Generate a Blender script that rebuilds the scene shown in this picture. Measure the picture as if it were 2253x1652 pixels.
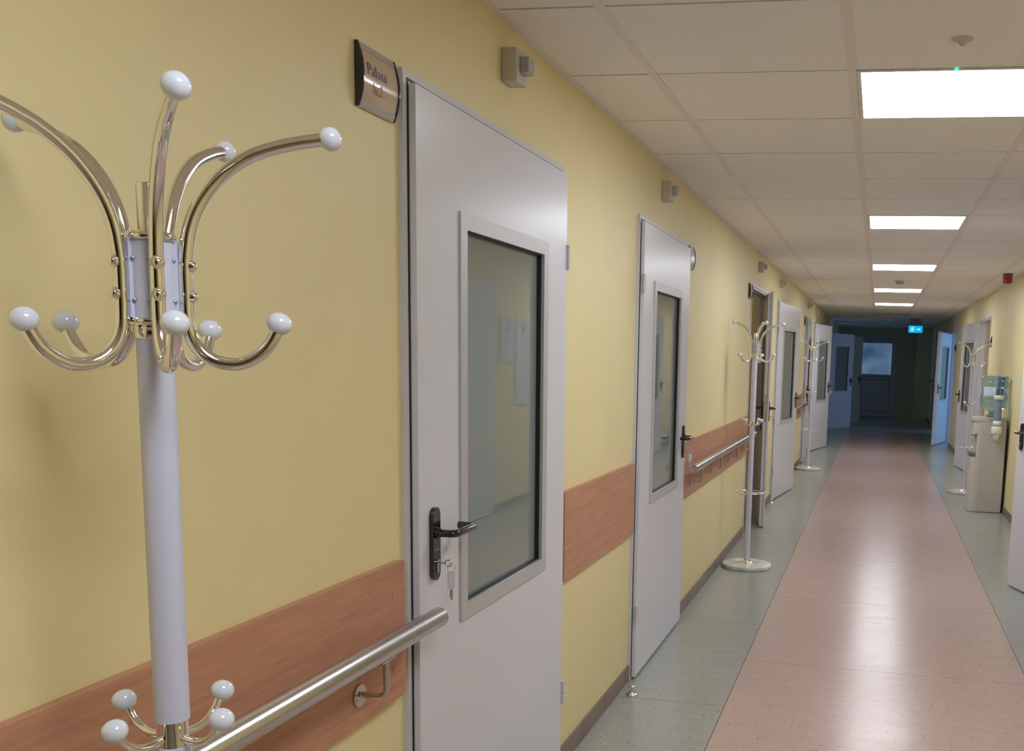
import bpy, bmesh, math, random
from mathutils import Matrix, Vector
random.seed(7)
PI = math.pi
for o in list(bpy.data.objects):
    bpy.data.objects.remove(o)
scene = bpy.context.scene
COL = scene.collection

# ------------------------------------------------------------------ camera
ZC = 2.3678      # ceiling height
CAMZ = 1.4852
XL, XR = -1.053, 1.324   # faces of the left and right walls
YEND = 27.6
cam_data = bpy.data.cameras.new('camera')
cam = bpy.data.objects.new('camera', cam_data)
COL.objects.link(cam)
a_, b_, c_ = 0.182652, -0.144723, -0.031119     # yaw, pitch, roll
Rz = Matrix.Rotation(a_, 3, 'Z'); Rx = Matrix.Rotation(b_, 3, 'X'); Ry = Matrix.Rotation(c_, 3, 'Y')
R = Rz @ Rx @ Ry
M = R @ Matrix(((1, 0, 0), (0, 0, -1), (0, 1, 0)))
cam.matrix_world = Matrix.Translation((0, 0, CAMZ)) @ M.to_4x4()
cam_data.sensor_fit = 'HORIZONTAL'
cam_data.sensor_width = 36.0
cam_data.lens = 2198.3 / 2253 * 36.0
cam_data.shift_x = -(1513.6 - 1126.5) / 2253
cam_data.shift_y = (1102.5 - 826.0) / 2253
cam_data.clip_start = 0.02
cam_data.clip_end = 200
scene.camera = cam

# ------------------------------------------------------------------ world and exposure
world = bpy.data.worlds.new('world'); scene.world = world
world.use_nodes = True
world.node_tree.nodes['Background'].inputs[0].default_value = (0.25, 0.33, 0.45, 1)
world.node_tree.nodes['Background'].inputs[1].default_value = 0.3
scene.view_settings.view_transform = 'Standard'
scene.view_settings.look = 'None'
scene.view_settings.gamma = 1
scene.view_settings.use_curve_mapping = False
scene.view_settings.exposure = 0.0
LAMP_STRENGTH = 20.5
DAY_STRENGTH = 1.1       # window panes of the side rooms (blue daylight)

# ------------------------------------------------------------------ materials
def mat(name, color, rough=0.5, metal=0.0, spec=0.5, coat=0.0, trans=0.0, ior=None, bump=0.0, bscale=200, var=0.0, vscale=8.0, emit=None, estr=0.0, coat_rough=0.05):
    m = bpy.data.materials.new(name); m.use_nodes = True
    nt = m.node_tree; p = nt.nodes['Principled BSDF']
    p.inputs['Base Color'].default_value = (*color, 1)
    p.inputs['Roughness'].default_value = rough
    p.inputs['Metallic'].default_value = metal
    p.inputs['Specular IOR Level'].default_value = spec
    p.inputs['Coat Weight'].default_value = coat
    p.inputs['Coat Roughness'].default_value = coat_rough
    p.inputs['Transmission Weight'].default_value = trans
    if ior: p.inputs['IOR'].default_value = ior
    if emit:
        p.inputs['Emission Color'].default_value = (*emit, 1)
        p.inputs['Emission Strength'].default_value = estr
    tc = nt.nodes.new('ShaderNodeTexCoord')
    if bump:
        n = nt.nodes.new('ShaderNodeTexNoise'); n.inputs['Scale'].default_value = bscale; n.inputs['Detail'].default_value = 2
        b = nt.nodes.new('ShaderNodeBump'); b.inputs['Strength'].default_value = bump; b.inputs['Distance'].default_value = 0.002
        nt.links.new(tc.outputs['Object'], n.inputs['Vector'])
        nt.links.new(n.outputs['Fac'], b.inputs['Height']); nt.links.new(b.outputs['Normal'], p.inputs['Normal'])
    if var:
        n = nt.nodes.new('ShaderNodeTexNoise'); n.inputs['Scale'].default_value = vscale; n.inputs['Detail'].default_value = 4
        r = nt.nodes.new('ShaderNodeValToRGB')
        r.color_ramp.elements[0].position = 0.3; r.color_ramp.elements[1].position = 0.7
        r.color_ramp.elements[0].color = (*[c * (1 - var) for c in color], 1)
        r.color_ramp.elements[1].color = (*[min(1, c * (1 + var)) for c in color], 1)
        nt.links.new(tc.outputs['Object'], n.inputs['Vector'])
        nt.links.new(n.outputs['Fac'], r.inputs['Fac']); nt.links.new(r.outputs['Color'], p.inputs['Base Color'])
    return m

def wood_mat(name, c0, c1):
    m = bpy.data.materials.new(name); m.use_nodes = True
    nt = m.node_tree; p = nt.nodes['Principled BSDF']
    p.inputs['Roughness'].default_value = 0.42
    tc = nt.nodes.new('ShaderNodeTexCoord'); mp = nt.nodes.new('ShaderNodeMapping')
    mp.inputs['Scale'].default_value = (30, 3.0, 55)
    n = nt.nodes.new('ShaderNodeTexNoise'); n.inputs['Scale'].default_value = 1.5; n.inputs['Detail'].default_value = 6; n.inputs['Roughness'].default_value = 0.6
    r = nt.nodes.new('ShaderNodeValToRGB')
    r.color_ramp.elements[0].position = 0.3; r.color_ramp.elements[0].color = (*c0, 1)
    r.color_ramp.elements[1].position = 0.72; r.color_ramp.elements[1].color = (*c1, 1)
    nt.links.new(tc.outputs['Object'], mp.inputs['Vector']); nt.links.new(mp.outputs['Vector'], n.inputs['Vector'])
    nt.links.new(n.outputs['Fac'], r.inputs['Fac']); nt.links.new(r.outputs['Color'], p.inputs['Base Color'])
    return m

def floor_mat(name, base, dark, light, cloud):
    """linoleum with dark and light flecks and soft clouding"""
    m = bpy.data.materials.new(name); m.use_nodes = True
    nt = m.node_tree; p = nt.nodes['Principled BSDF']; L = nt.links.new
    tc = nt.nodes.new('ShaderNodeTexCoord')
    geo = nt.nodes.new('ShaderNodeNewGeometry')
    mp = nt.nodes.new('ShaderNodeMapping'); mp.inputs['Scale'].default_value = (1, 1, 1)
    L(geo.outputs['Position'], mp.inputs['Vector'])
    def fleck(scale, lo, hi):
        v = nt.nodes.new('ShaderNodeTexVoronoi'); v.inputs['Scale'].default_value = scale; v.inputs['Randomness'].default_value = 1
        L(mp.outputs['Vector'], v.inputs['Vector'])
        sep = nt.nodes.new('ShaderNodeSeparateColor'); L(v.outputs['Color'], sep.inputs['Color'])
        g = nt.nodes.new('ShaderNodeMath'); g.operation = 'GREATER_THAN'; g.inputs[1].default_value = hi
        L(sep.outputs['Red'], g.inputs[0])
        d = nt.nodes.new('ShaderNodeMath'); d.operation = 'LESS_THAN'; d.inputs[1].default_value = lo
        L(v.outputs['Distance'], d.inputs[0])
        mu = nt.nodes.new('ShaderNodeMath'); mu.operation = 'MULTIPLY'
        L(g.outputs[0], mu.inputs[0]); L(d.outputs[0], mu.inputs[1])
        return mu.outputs[0]
    n = nt.nodes.new('ShaderNodeTexNoise'); n.inputs['Scale'].default_value = 5; n.inputs['Detail'].default_value = 8; n.inputs['Roughness'].default_value = 0.75
    st = nt.nodes.new('ShaderNodeMapping'); st.inputs['Scale'].default_value = (1.0, 5.0, 1)
    L(geo.outputs['Position'], st.inputs['Vector']); L(st.outputs['Vector'], n.inputs['Vector'])
    r = nt.nodes.new('ShaderNodeValToRGB')
    r.color_ramp.elements[0].position = 0.3; r.color_ramp.elements[0].color = (*cloud, 1)
    r.color_ramp.elements[1].position = 0.7; r.color_ramp.elements[1].color = (*base, 1)
    L(n.outputs['Fac'], r.inputs['Fac'])
    cur = r.outputs['Color']
    for sc, lo, hi, colr, f in ((110, 0.30, 0.84, dark, 0.35), (60, 0.25, 0.92, dark, 0.7), (130, 0.3, 0.84, light, 0.45)):
        mx = nt.nodes.new('ShaderNodeMix'); mx.data_type = 'RGBA'
        fa = nt.nodes.new('ShaderNodeMath'); fa.operation = 'MULTIPLY'; fa.inputs[1].default_value = f
        L(fleck(sc, lo, hi), fa.inputs[0]); L(fa.outputs[0], mx.inputs[0])
        L(cur, mx.inputs[6]); mx.inputs[7].default_value = (*colr, 1)
        cur = mx.outputs[2]
    L(cur, p.inputs['Base Color'])
    n2 = nt.nodes.new('ShaderNodeTexNoise'); n2.inputs['Scale'].default_value = 3.5; n2.inputs['Detail'].default_value = 5
    L(st.outputs['Vector'], n2.inputs['Vector'])
    mr = nt.nodes.new('ShaderNodeMapRange'); mr.inputs['To Min'].default_value = 0.15; mr.inputs['To Max'].default_value = 0.30
    L(n2.outputs['Fac'], mr.inputs['Value']); L(mr.outputs['Result'], p.inputs['Roughness'])
    bn = nt.nodes.new('ShaderNodeTexNoise'); bn.inputs['Scale'].default_value = 14; bn.inputs['Detail'].default_value = 3
    L(st.outputs['Vector'], bn.inputs['Vector'])
    b = nt.nodes.new('ShaderNodeBump'); b.inputs['Strength'].default_value = 0.12; b.inputs['Distance'].default_value = 0.002
    L(bn.outputs['Fac'], b.inputs['Height']); L(b.outputs['Normal'], p.inputs['Normal'])
    p.inputs['Specular IOR Level'].default_value = 0.36
    return m

MT = {}
MT['wall'] = mat('yellow_paint', (0.84, 0.735, 0.405), 0.5, bump=0.12, bscale=260, var=0.02, vscale=3)
MT['backwall'] = mat('shade_toned_back_wall', (0.07, 0.065, 0.07), 0.6)  # dark colour stands for the unlit end that the chrome mirrors
MT['endwall'] = mat('end_wall_paint', (0.60, 0.57, 0.38), 0.6, bump=0.1, bscale=260)
MT['tile'] = mat('mineral_ceiling_tile', (0.93, 0.90, 0.91), 0.9, bump=0.5, bscale=420, var=0.04, vscale=160)
MT['rail'] = mat('ceiling_grid_white', (0.84, 0.79, 0.77), 0.55)
MT['void'] = mat('dark_void', (0.03, 0.027, 0.025), 0.9)
MT['door'] = mat('white_door_enamel', (0.73, 0.74, 0.82), 0.28, bump=0.06, bscale=90)
MT['frame'] = mat('door_frame_enamel', (0.68, 0.69, 0.76), 0.35)
MT['gasket'] = mat('black_rubber_gasket', (0.02, 0.02, 0.025), 0.5)
MT['trim'] = mat('aluminium_window_trim', (0.62, 0.62, 0.64), 0.38, metal=0.35)
MT['glass'] = mat('grey_backed_glass', (0.23, 0.27, 0.265), 0.012, ior=1.95, spec=0.6)
MT['endglass'] = mat('frosted_door_glass', (0.45, 0.6, 0.8), 0.25, emit=(0.16, 0.30, 0.52), estr=0.42)
_m = MT['endglass']; _nt = _m.node_tree; _p = _nt.nodes['Principled BSDF']
_tc = _nt.nodes.new('ShaderNodeTexCoord'); _n = _nt.nodes.new('ShaderNodeTexNoise'); _n.inputs['Scale'].default_value = 1.6; _n.inputs['Detail'].default_value = 1
_r = _nt.nodes.new('ShaderNodeValToRGB'); _r.color_ramp.elements[0].position = .38; _r.color_ramp.elements[0].color = (.05, .12, .24, 1); _r.color_ramp.elements[1].position = .68; _r.color_ramp.elements[1].color = (.22, .38, .60, 1)
_nt.links.new(_tc.outputs['Object'], _n.inputs['Vector']); _nt.links.new(_n.outputs['Fac'], _r.inputs['Fac']); _nt.links.new(_r.outputs['Color'], _p.inputs['Emission Color'])
MT['black'] = mat('black_plastic', (0.012, 0.012, 0.013), 0.16, coat=0.4)
MT['chrome'] = mat('chrome', (0.86, 0.85, 0.83), 0.07, metal=1.0)
MT['steel'] = mat('brushed_stainless', (0.62, 0.60, 0.58), 0.24, metal=1.0, bump=0.05, bscale=500)
MT['whitepole'] = mat('white_powder_coat', (0.62, 0.64, 0.80), 0.3, coat=0.2)
MT['ball'] = mat('white_glossy_ball', (0.74, 0.79, 0.90), 0.12, coat=0.8)
MT['screw'] = mat('zinc_screw', (0.40, 0.52, 0.60), 0.3, metal=0.7)
MT['marble'] = mat('white_marble', (0.66, 0.66, 0.64), 0.2, var=0.28, vscale=9)
MT['brass'] = mat('coppery_collar', (0.70, 0.52, 0.40), 0.2, metal=0.9)
MT['wood'] = wood_mat('beech_laminate', (0.47, 0.225, 0.135), (0.62, 0.315, 0.195))
MT['grey_floor'] = floor_mat('grey_linoleum', (0.40, 0.40, 0.365), (0.10, 0.09, 0.08), (0.64, 0.63, 0.59), (0.335, 0.34, 0.305))
MT['pink_floor'] = floor_mat('pink_linoleum', (0.57, 0.415, 0.37), (0.18, 0.10, 0.09), (0.74, 0.60, 0.54), (0.505, 0.36, 0.315))
MT['seam'] = mat('floor_seam', (0.13, 0.14, 0.12), 0.7)
MT['skirt'] = mat('brown_skirting_tile', (0.22, 0.165, 0.135), 0.4, var=0.12, vscale=6)
MT['grout'] = mat('skirting_grout', (0.36, 0.32, 0.28), 0.8)
MT['lamp'] = mat('lamp_diffuser', (0.9, 0.9, 0.9), 0.6, emit=(0.88, 0.915, 1.0), estr=LAMP_STRENGTH)
MT['lampoff'] = mat('lamp_diffuser_off', (0.60, 0.59, 0.58), 0.4)
MT['led'] = mat('green_pilot_light', (0.1, 0.8, 0.5), 0.4, emit=(0.02, 0.8, 0.42), estr=1.6)
MT['box'] = mat('white_plastic_box', (0.60, 0.56, 0.52), 0.4)
MT['lens'] = mat('grey_indicator_lens', (0.46, 0.47, 0.49), 0.25)
MT['beige'] = mat('beige_sign_insert', (0.62, 0.47, 0.36), 0.12, coat=0.9, coat_rough=0.02)
MT['alu'] = mat('silver_sign_rail', (0.60, 0.59, 0.56), 0.3, metal=0.6)
MT['ink'] = mat('black_ink', (0.03, 0.025, 0.02), 0.4)
MT['exit'] = mat('exit_sign_lit_face', (0.0, 0.3, 0.5), 0.4, emit=(0.0, 0.42, 0.80), estr=1.0)
MT['exitw'] = mat('exit_sign_lit_symbol', (0.6, 0.95, 1), 0.4, emit=(0.45, 0.95, 1.0), estr=1.0)
MT['exitbody'] = mat('exit_sign_housing', (0.30, 0.34, 0.40), 0.4)
MT['red'] = mat('red_siren_plastic', (0.30, 0.012, 0.025), 0.3, coat=0.3)
MT['cooler'] = mat('pale_grey_cooler_plastic', (0.60, 0.57, 0.53), 0.35)
MT['coolerside'] = mat('cooler_side_panel', (0.53, 0.50, 0.47), 0.4)
MT['tray'] = mat('grey_drip_tray', (0.18, 0.17, 0.16), 0.4)
MT['bottle'] = mat('water_filled_bottle', (0.42, 0.64, 0.80), 0.04, trans=0.93, ior=1.31)
MT['tube'] = mat('smoky_cup_tube', (0.40, 0.48, 0.62), 0.15, trans=0.45, ior=1.1)
MT['white'] = mat('white_plastic', (0.82, 0.82, 0.80), 0.35)
MT['label'] = mat('pale_blue_paper', (0.62, 0.72, 0.80), 0.5)
MT['bluink'] = mat('blue_ink', (0.12, 0.25, 0.45), 0.5)
MT['tag'] = mat('clear_key_tag', (0.66, 0.66, 0.74), 0.25)
MT['tan'] = mat('tan_key_tag', (0.42, 0.24, 0.13), 0.4)
MT['cabinet'] = mat('electric_cabinet_white', (0.66, 0.70, 0.78), 0.35)
MT['day'] = mat('daylight_window', (0.3, 0.5, 0.8), 0.5, emit=(0.24, 0.48, 1.0), estr=DAY_STRENGTH * 3.2)
MT['roomlamp'] = mat('room_light_panel', (0.9, 0.9, 0.9), 0.5, emit=(1.0, 0.82, 0.55), estr=5.0)
MT['fillglow'] = mat('added_room_fill', (0.9, 0.9, 0.9), 0.5, emit=(1.0, 0.82, 0.50), estr=2.2)  # added glowing panel that brightens the dark doorway, source unseen
MT['warmwall'] = mat('room_wall_ochre', (0.68, 0.54, 0.24), 0.6)
MT['enddoor'] = mat('far_door_grey', (0.50, 0.49, 0.55), 0.4)

# ------------------------------------------------------------------ mesh helpers
class MB:
    def __init__(s): s.v = []; s.f = []; s.m = []; s.sm = []
    def add(s, vs, fs, mi=0, smooth=False):
        b = len(s.v); s.v += [tuple(v) for v in vs]
        for f in fs: s.f.append([b + i for i in f]); s.m.append(mi); s.sm.append(smooth)
    def box(s, x0, x1, y0, y1, z0, z1, mi=0):
        vs = [(x, y, z) for x in (x0, x1) for y in (y0, y1) for z in (z0, z1)]
        s.add(vs, [(0, 1, 3, 2), (4, 6, 7, 5), (0, 4, 5, 1), (2, 3, 7, 6), (0, 2, 6, 4), (1, 5, 7, 3)], mi)
    def cbox(s, x0, x1, y0, y1, z0, z1, c=0.002, mi=0):
        """box with chamfered edges"""
        bm = bmesh.new()
        bmesh.ops.create_cube(bm, size=1)
        for v in bm.verts:
            v.co = Vector(((x0 + x1) / 2 + v.co.x * (x1 - x0), (y0 + y1) / 2 + v.co.y * (y1 - y0), (z0 + z1) / 2 + v.co.z * (z1 - z0)))
        bmesh.ops.bevel(bm, geom=list(bm.edges), offset=c, segments=2, profile=0.5, affect='EDGES')
        bm.verts.index_update()
        s.add([v.co[:] for v in bm.verts], [[v.index for v in f.verts] for f in bm.faces], mi)
        bm.free()
    def tube(s, pts, r, n=14, mi=0, caps=True, closed=False):
        pts = [Vector(p) for p in pts]; N = len(pts)
        rr = r if isinstance(r, (list, tuple)) else [r] * N
        vs = []; up = None
        for i, p in enumerate(pts):
            if closed: t = (pts[(i + 1) % N] - pts[i - 1]).normalized()
            else: t = (pts[min(i + 1, N - 1)] - pts[max(i - 1, 0)]).normalized()
            if up is None:
                up = Vector((0, 0, 1)) if abs(t.z) < 0.9 else Vector((1, 0, 0))
            a = (up - t * up.dot(t)).normalized(); up = a
            b = t.cross(a)
            for k in range(n):
                an = 2 * PI * k / n
                vs.append(p + (a * math.cos(an) + b * math.sin(an)) * rr[i])
        fs = []
        for i in range(N if closed else N - 1):
            for k in range(n):
                j = (i + 1) % N
                fs.append((i * n + k, j * n + k, j * n + (k + 1) % n, i * n + (k + 1) % n))
        s.add(vs, fs, mi, True)
        if caps and not closed:
            s.add(vs[:n], [tuple(reversed(range(n)))], mi); s.add(vs[-n:], [tuple(range(n))], mi)
    def lathe(s, prof, c=(0, 0, 0), n=32, mi=0, smooth=True):
        """prof: list of (radius, z)"""
        vs = []
        for r, z in prof:
            for k in range(n):
                an = 2 * PI * k / n
                vs.append((c[0] + max(r, 1e-5) * math.cos(an), c[1] + max(r, 1e-5) * math.sin(an), c[2] + z))
        fs = []
        for i in range(len(prof) - 1):
            for k in range(n):
                fs.append((i * n + k, i * n + (k + 1) % n, (i + 1) * n + (k + 1) % n, (i + 1) * n + k))
        s.add(vs, fs, mi, smooth)
    def ball(s, c, r, ax=(0, 0, 1), sq=1.0, n=24, mi=0):
        ax = Vector(ax).normalized(); q = Vector((0, 0, 1)).rotation_difference(ax)
        m = n // 2; vs = []
        for i in range(m + 1):
            th = PI * i / m
            for k in range(n):
                an = 2 * PI * k / n
                p = Vector((math.sin(th) * math.cos(an) * r, math.sin(th) * math.sin(an) * r, -math.cos(th) * r * sq))
                vs.append(Vector(c) + q @ p)
        fs = [(i * n + k, i * n + (k + 1) % n, (i + 1) * n + (k + 1) % n, (i + 1) * n + k) for i in range(m) for k in range(n)]
        s.add(vs, fs, mi, True)
    def ring(s, o, i, y0, y1, mi=0):
        """rectangular ring in the local xz plane; o and i are (x0,x1,z0,z1)"""
        def R4(q, y): return [(q[0], y, q[2]), (q[1], y, q[2]), (q[1], y, q[3]), (q[0], y, q[3])]
        vs = R4(o, y0) + R4(i, y0) + R4(o, y1) + R4(i, y1)
        fs = []
        for k in range(4):
            j = (k + 1) % 4
            fs += [(k, j, 4 + j, 4 + k), (8 + j, 8 + k, 12 + k, 12 + j), (j, k, 8 + k, 8 + j), (4 + k, 4 + j, 12 + j, 12 + k)]
        s.add(vs, fs, mi)
    def prism(s, poly, z0, z1, mi=0, smooth=False):
        n = len(poly)
        vs = [(x, y, z0) for x, y in poly] + [(x, y, z1) for x, y in poly]
        s.add(vs, [tuple(reversed(range(n))), tuple(range(n, 2 * n))], mi)
        s.add(vs, [(k, (k + 1) % n, n + (k + 1) % n, n + k) for k in range(n)], mi, smooth)
    def mesh(s, name, mats):
        me = bpy.data.meshes.new(name); me.from_pydata(s.v, [], s.f)
        for m in mats: me.materials.append(m)
        for p, mi, sm in zip(me.polygons, s.m, s.sm): p.material_index = mi; p.use_smooth = sm
        bm = bmesh.new(); bm.from_mesh(me); bmesh.ops.recalc_face_normals(bm, faces=bm.faces); bm.to_mesh(me); bm.free()
        me.update(); return me

def link(name, me, parent=None, loc=(0, 0, 0), rz=0.0):
    o = bpy.data.objects.new(name, me); COL.objects.link(o)
    o.location = loc; o.rotation_euler = (0, 0, rz)
    if parent: o.parent = parent
    return o
def build(mb, name, mats, parent=None, loc=(0, 0, 0), rz=0.0):
    if not isinstance(mats, (list, tuple)): mats = [mats]
    return link(name, mb.mesh(name, [MT[m] for m in mats]), parent, loc, rz)
def tag(o, label, cat, group=None, kind=None):
    o['label'] = label; o['category'] = cat
    if group: o['group'] = group
    if kind: o['kind'] = kind
    return o
def empty(name, loc=(0, 0, 0), rz=0.0):
    o = bpy.data.objects.new(name, None); COL.objects.link(o); o.empty_display_size = 0.1
    o.location = loc; o.rotation_euler = (0, 0, rz); return o
def copy_tree(o, parent=None):
    c = o.copy(); COL.objects.link(c)
    if parent: c.parent = parent
    for ch in list(o.children): copy_tree(ch, c)
    return c

# ------------------------------------------------------------------ openings along both walls
Y0 = -6.6
WT = 0.14     # wall thickness
OH = 2.080    # opening head, outer edge of the frames
left_op = [(2.092, 3.248), (4.289, 5.438), (8.23, 9.36), (10.36, 11.56), (14.35, 15.50), (16.30, 17.45), (21.66, 22.78), (24.0, 25.12)]
right_op = [(4.90, 6.03), (7.43, 8.56), (12.86, 14.10), (18.60, 19.76), (21.9, 23.1), (23.9, 25.0)]  # next to last opening is added, unseen, to let blue light in
left_op = [(a + .01, c - .01) for a, c in left_op]; right_op = [(a + .01, c - .01) for a, c in right_op]
def wall(name, xin, xout, ops, label, z1=2.44):
    b = MB(); y = Y0
    for (a, c) in ops:
        b.box(min(xin, xout), max(xin, xout), y, a, 0, z1)
        b.box(min(xin, xout), max(xin, xout), a, c, OH, z1)
        y = c
    b.box(min(xin, xout), max(xin, xout), y, YEND + .14, 0, z1)
    o = build(b, name, 'wall'); return tag(o, label, 'wall', kind='structure')
WL = wall('wall_left', XL, XL - WT, left_op, 'long yellow painted wall with the row of white doors on the left')
WR = wall('wall_right', XR, XR + WT, right_op, 'yellow painted wall behind the water cooler on the right')
b = MB(); b.box(XL - WT - 3.2, XR + WT + 3.0, YEND, YEND + .14, 0, 2.44)
WE = tag(build(b, 'wall_end', 'endwall'), 'dark olive wall closing the far unlit end of the corridor', 'wall', kind='structure')
b = MB(); b.box(XL - WT, XR + WT, Y0 - .14, Y0, 0, 2.44)
tag(build(b, 'wall_back', 'backwall'), 'unseen wall behind the viewer, coloured dark to stand for the unlit corridor end', 'wall', kind='structure')
# shells of the rooms behind the open doors
def room(x0, x1, y0, y1, parent, m='wall', window=None, lamp=False, zt=2.44):
    t = .06; b = MB()
    far = x0 if x0 < XL - 1 else x1
    b.box(x0, x1, y0 - t, y0, 0, zt); b.box(x0, x1, y1, y1 + t, 0, zt)
    fx = (far - t, far) if far == x0 else (far, far + t)
    b.box(fx[0], fx[1], y0 - t, y1 + t, 0, zt)
    o = build(b, 'room_wall', m, parent)
    b = MB(); b.box(min(x0, fx[0]), max(x1, fx[1]), y0 - t, y1 + t, zt, zt + .06); build(b, 'room_ceiling', 'box', parent)
    if window:
        s = 1 if far == x0 else -1
        b = MB(); wy0, wy1, wz0, wz1 = window
        b.box(min(far, far + s * .02), max(far, far + s * .02), wy0, wy1, wz0, wz1); build(b, 'window_pane', 'day', parent)
        b = MB()
        for (p0, p1, q0, q1) in ((wy0 - .06, wy0, wz0 - .06, wz1 + .06), (wy1, wy1 + .06, wz0 - .06, wz1 + .06), (wy0, wy1, wz0 - .06, wz0), (wy0, wy1, wz1, wz1 + .06)):
            b.box(min(far, far + s * .05), max(far, far + s * .05), p0, p1, q0, q1)
        build(b, 'window_surround', 'frame', parent)
    if lamp:
        b = MB(); xm = (x0 + x1) / 2; ym = (y0 + y1) / 2
        b.box(xm - .5, xm + .5, ym - .3, ym + .3, zt - .03, zt); build(b, 'room_light_panel', lamp, parent)  # lamp of the lit right room; added fill in the left one
room(XL - WT - 2.2, XL - WT, 7.9, 9.75, WL, 'warmwall', lamp='fillglow')
room(XL - WT - 2.2, XL - WT, 10.0, 12.2, WL)
room(XL - WT - 2.2, XL - WT, 13.9, 17.9, WL)
room(XL - WT - 3.0, XL - WT, 21.3, 27.3, WL, window=(22.2, 26.6, 0.7, 2.2))
room(XR + WT, XR + WT + 2.2, 4.4, 6.6, WR)
room(XR + WT, XR + WT + 2.4, 12.3, 14.7, WR, 'warmwall', lamp='roomlamp')
room(XR + WT, XR + WT + 2.6, 17.2, 20.4, WR, window=(17.6, 20.0, 0.6, 2.25))

room(XL - WT - .9, XL - WT, 1.7, 5.7, WL)
room(XR + WT, XR + WT + .9, 7.0, 8.9, WR)
room(XR + WT, XR + WT + 2.6, 21.2, 27.5, WR, window=(21.8, 26.0, 0.7, 2.2))  # added unseen room; its window throws blue light on the far end

# ------------------------------------------------------------------ floor
b = MB(); b.box(XL - WT - 3.3, XR + WT + 3.1, Y0 - .14, YEND + .14, -0.12, -0.004)
FL = tag(build(b, 'floor', 'seam'), 'glossy speckled linoleum floor with a pink middle strip and grey sides', 'floor', kind='structure')
PLX, PRX = -0.5680, 0.7800
def sheet(x0, x1, ya, yb, m):
    b = MB(); g = 0.0018
    b.box(x0 + g, x1 - g, ya + g, yb - g, -0.004, 0.0)
    return build(b, 'floor_sheet', m, FL)
seam0 = 4.085; st = 1.368
for k in range(-8, 18):
    ya = seam0 + k * st; yb = ya + st
    if yb < Y0 or ya > YEND: continue
    yb = min(yb, YEND); ya = max(ya, Y0)
    sheet(XL, PLX, ya, yb, 'grey_floor'); sheet(PRX, XR, ya, yb, 'grey_floor')
for k in range(-8, 14):
    ya = 4.765 + k * st; yb = ya + st
    ya = max(ya, Y0)
    if yb <= ya: continue
    if ya > 21.5: continue
    sheet(PLX, PRX, ya, min(yb, 21.6), 'pink_floor')
sheet(PLX, PRX, 21.6, YEND, 'grey_floor')
b = MB()
b.box(XL - WT - 3.2, XL, Y0, YEND, -0.004, -0.0006); b.box(XR, XR + WT + 3, Y0, YEND, -0.004, -0.0006)
build(b, 'room_floor', 'grey_floor', FL)

# ------------------------------------------------------------------ ceiling
b = MB(); b.box(XL - WT, XR + WT, Y0 - .14, YEND + .14, ZC + 0.03, ZC + 0.16)
CE = tag(build(b, 'ceiling', 'void'), 'suspended ceiling of pale square tiles with inset light panels', 'ceiling', kind='structure')
T = 0.625
BX = [XL + 0.022, -0.7572, -0.7572 + T, -0.7572 + 2 * T, -0.7572 + 3 * T, XR - 0.022]
TY0 = 2.6354
HB = 0.0135
lamps_on = [-10, -5, 0, 1, 6, 11, 16, 21]
lamp_rows = {-9, -4, 1, 6, 11, 16, 21, 26, 31}
on_rows = {-4, 1, 6, 11, 16, 21}
def tile_box(b, i, n):
    x0 = BX[i] + (HB if i > 0 else 0) ; x1 = BX[i + 1] - (HB if i < 4 else 0)
    ya = TY0 + n * T; g = 0.0055
    b.box(x0, x1, max(ya + g, Y0), min(ya + T - g, YEND), ZC, ZC + 0.018)
far = MB(); near = MB()
nmax = int((YEND - TY0) / T) + 1
tile_cache = {}
for n in range(-15, nmax):
    if TY0 + n * T > YEND - .05 or TY0 + n * T + T < Y0 + .05: continue
    for i in range(5):
        if i == 2 and n in lamp_rows: continue
        if n < -2: tile_box(near, i, n)
        elif n > 16: tile_box(far, i, n)
        else:
            if i not in tile_cache:
                bb = MB(); w0 = BX[i] + (HB if i > 0 else 0); w1 = BX[i + 1] - (HB if i < 4 else 0)
                bb.box(w0, w1, .0055, T - .0055, 0, .018)
                tile_cache[i] = bb.mesh('ceiling_tile', [MT['tile']])
            o = link('ceiling_tile', tile_cache[i], CE, (0, TY0 + n * T, ZC + random.uniform(-.0006, .0006)))
o = build(far, 'far_ceiling_tiles', 'tile', CE); o['kind'] = 'stuff'
o = build(near, 'rear_ceiling_tiles', 'tile', CE); o['kind'] = 'stuff'
for i in range(1, 5):
    b = MB(); b.box(BX[i] - HB, BX[i] + HB, Y0, YEND, ZC - 0.0025, ZC + 0.02)
    build(b, 'ceiling_rail', 'rail', CE)
for nm, xa, xb in (('trim_1', XL, XL + 0.024), ('trim_2', XR - 0.024, XR)):
    b = MB(); b.box(xa, xb, Y0, YEND, ZC - 0.004, ZC - 0.001)
    if nm == 'trim_1': b.box(xa, xa + .0015, Y0, YEND, ZC - 0.001, ZC + .02)
    else: b.box(xb - .0015, xb, Y0, YEND, ZC - 0.001, ZC + .02)
    tag(build(b, nm, 'rail'), 'thin pale angle strip where the ceiling meets the ' + ('left' if nm == 'trim_1' else 'right') + ' wall', 'ceiling trim', kind='structure')

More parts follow.
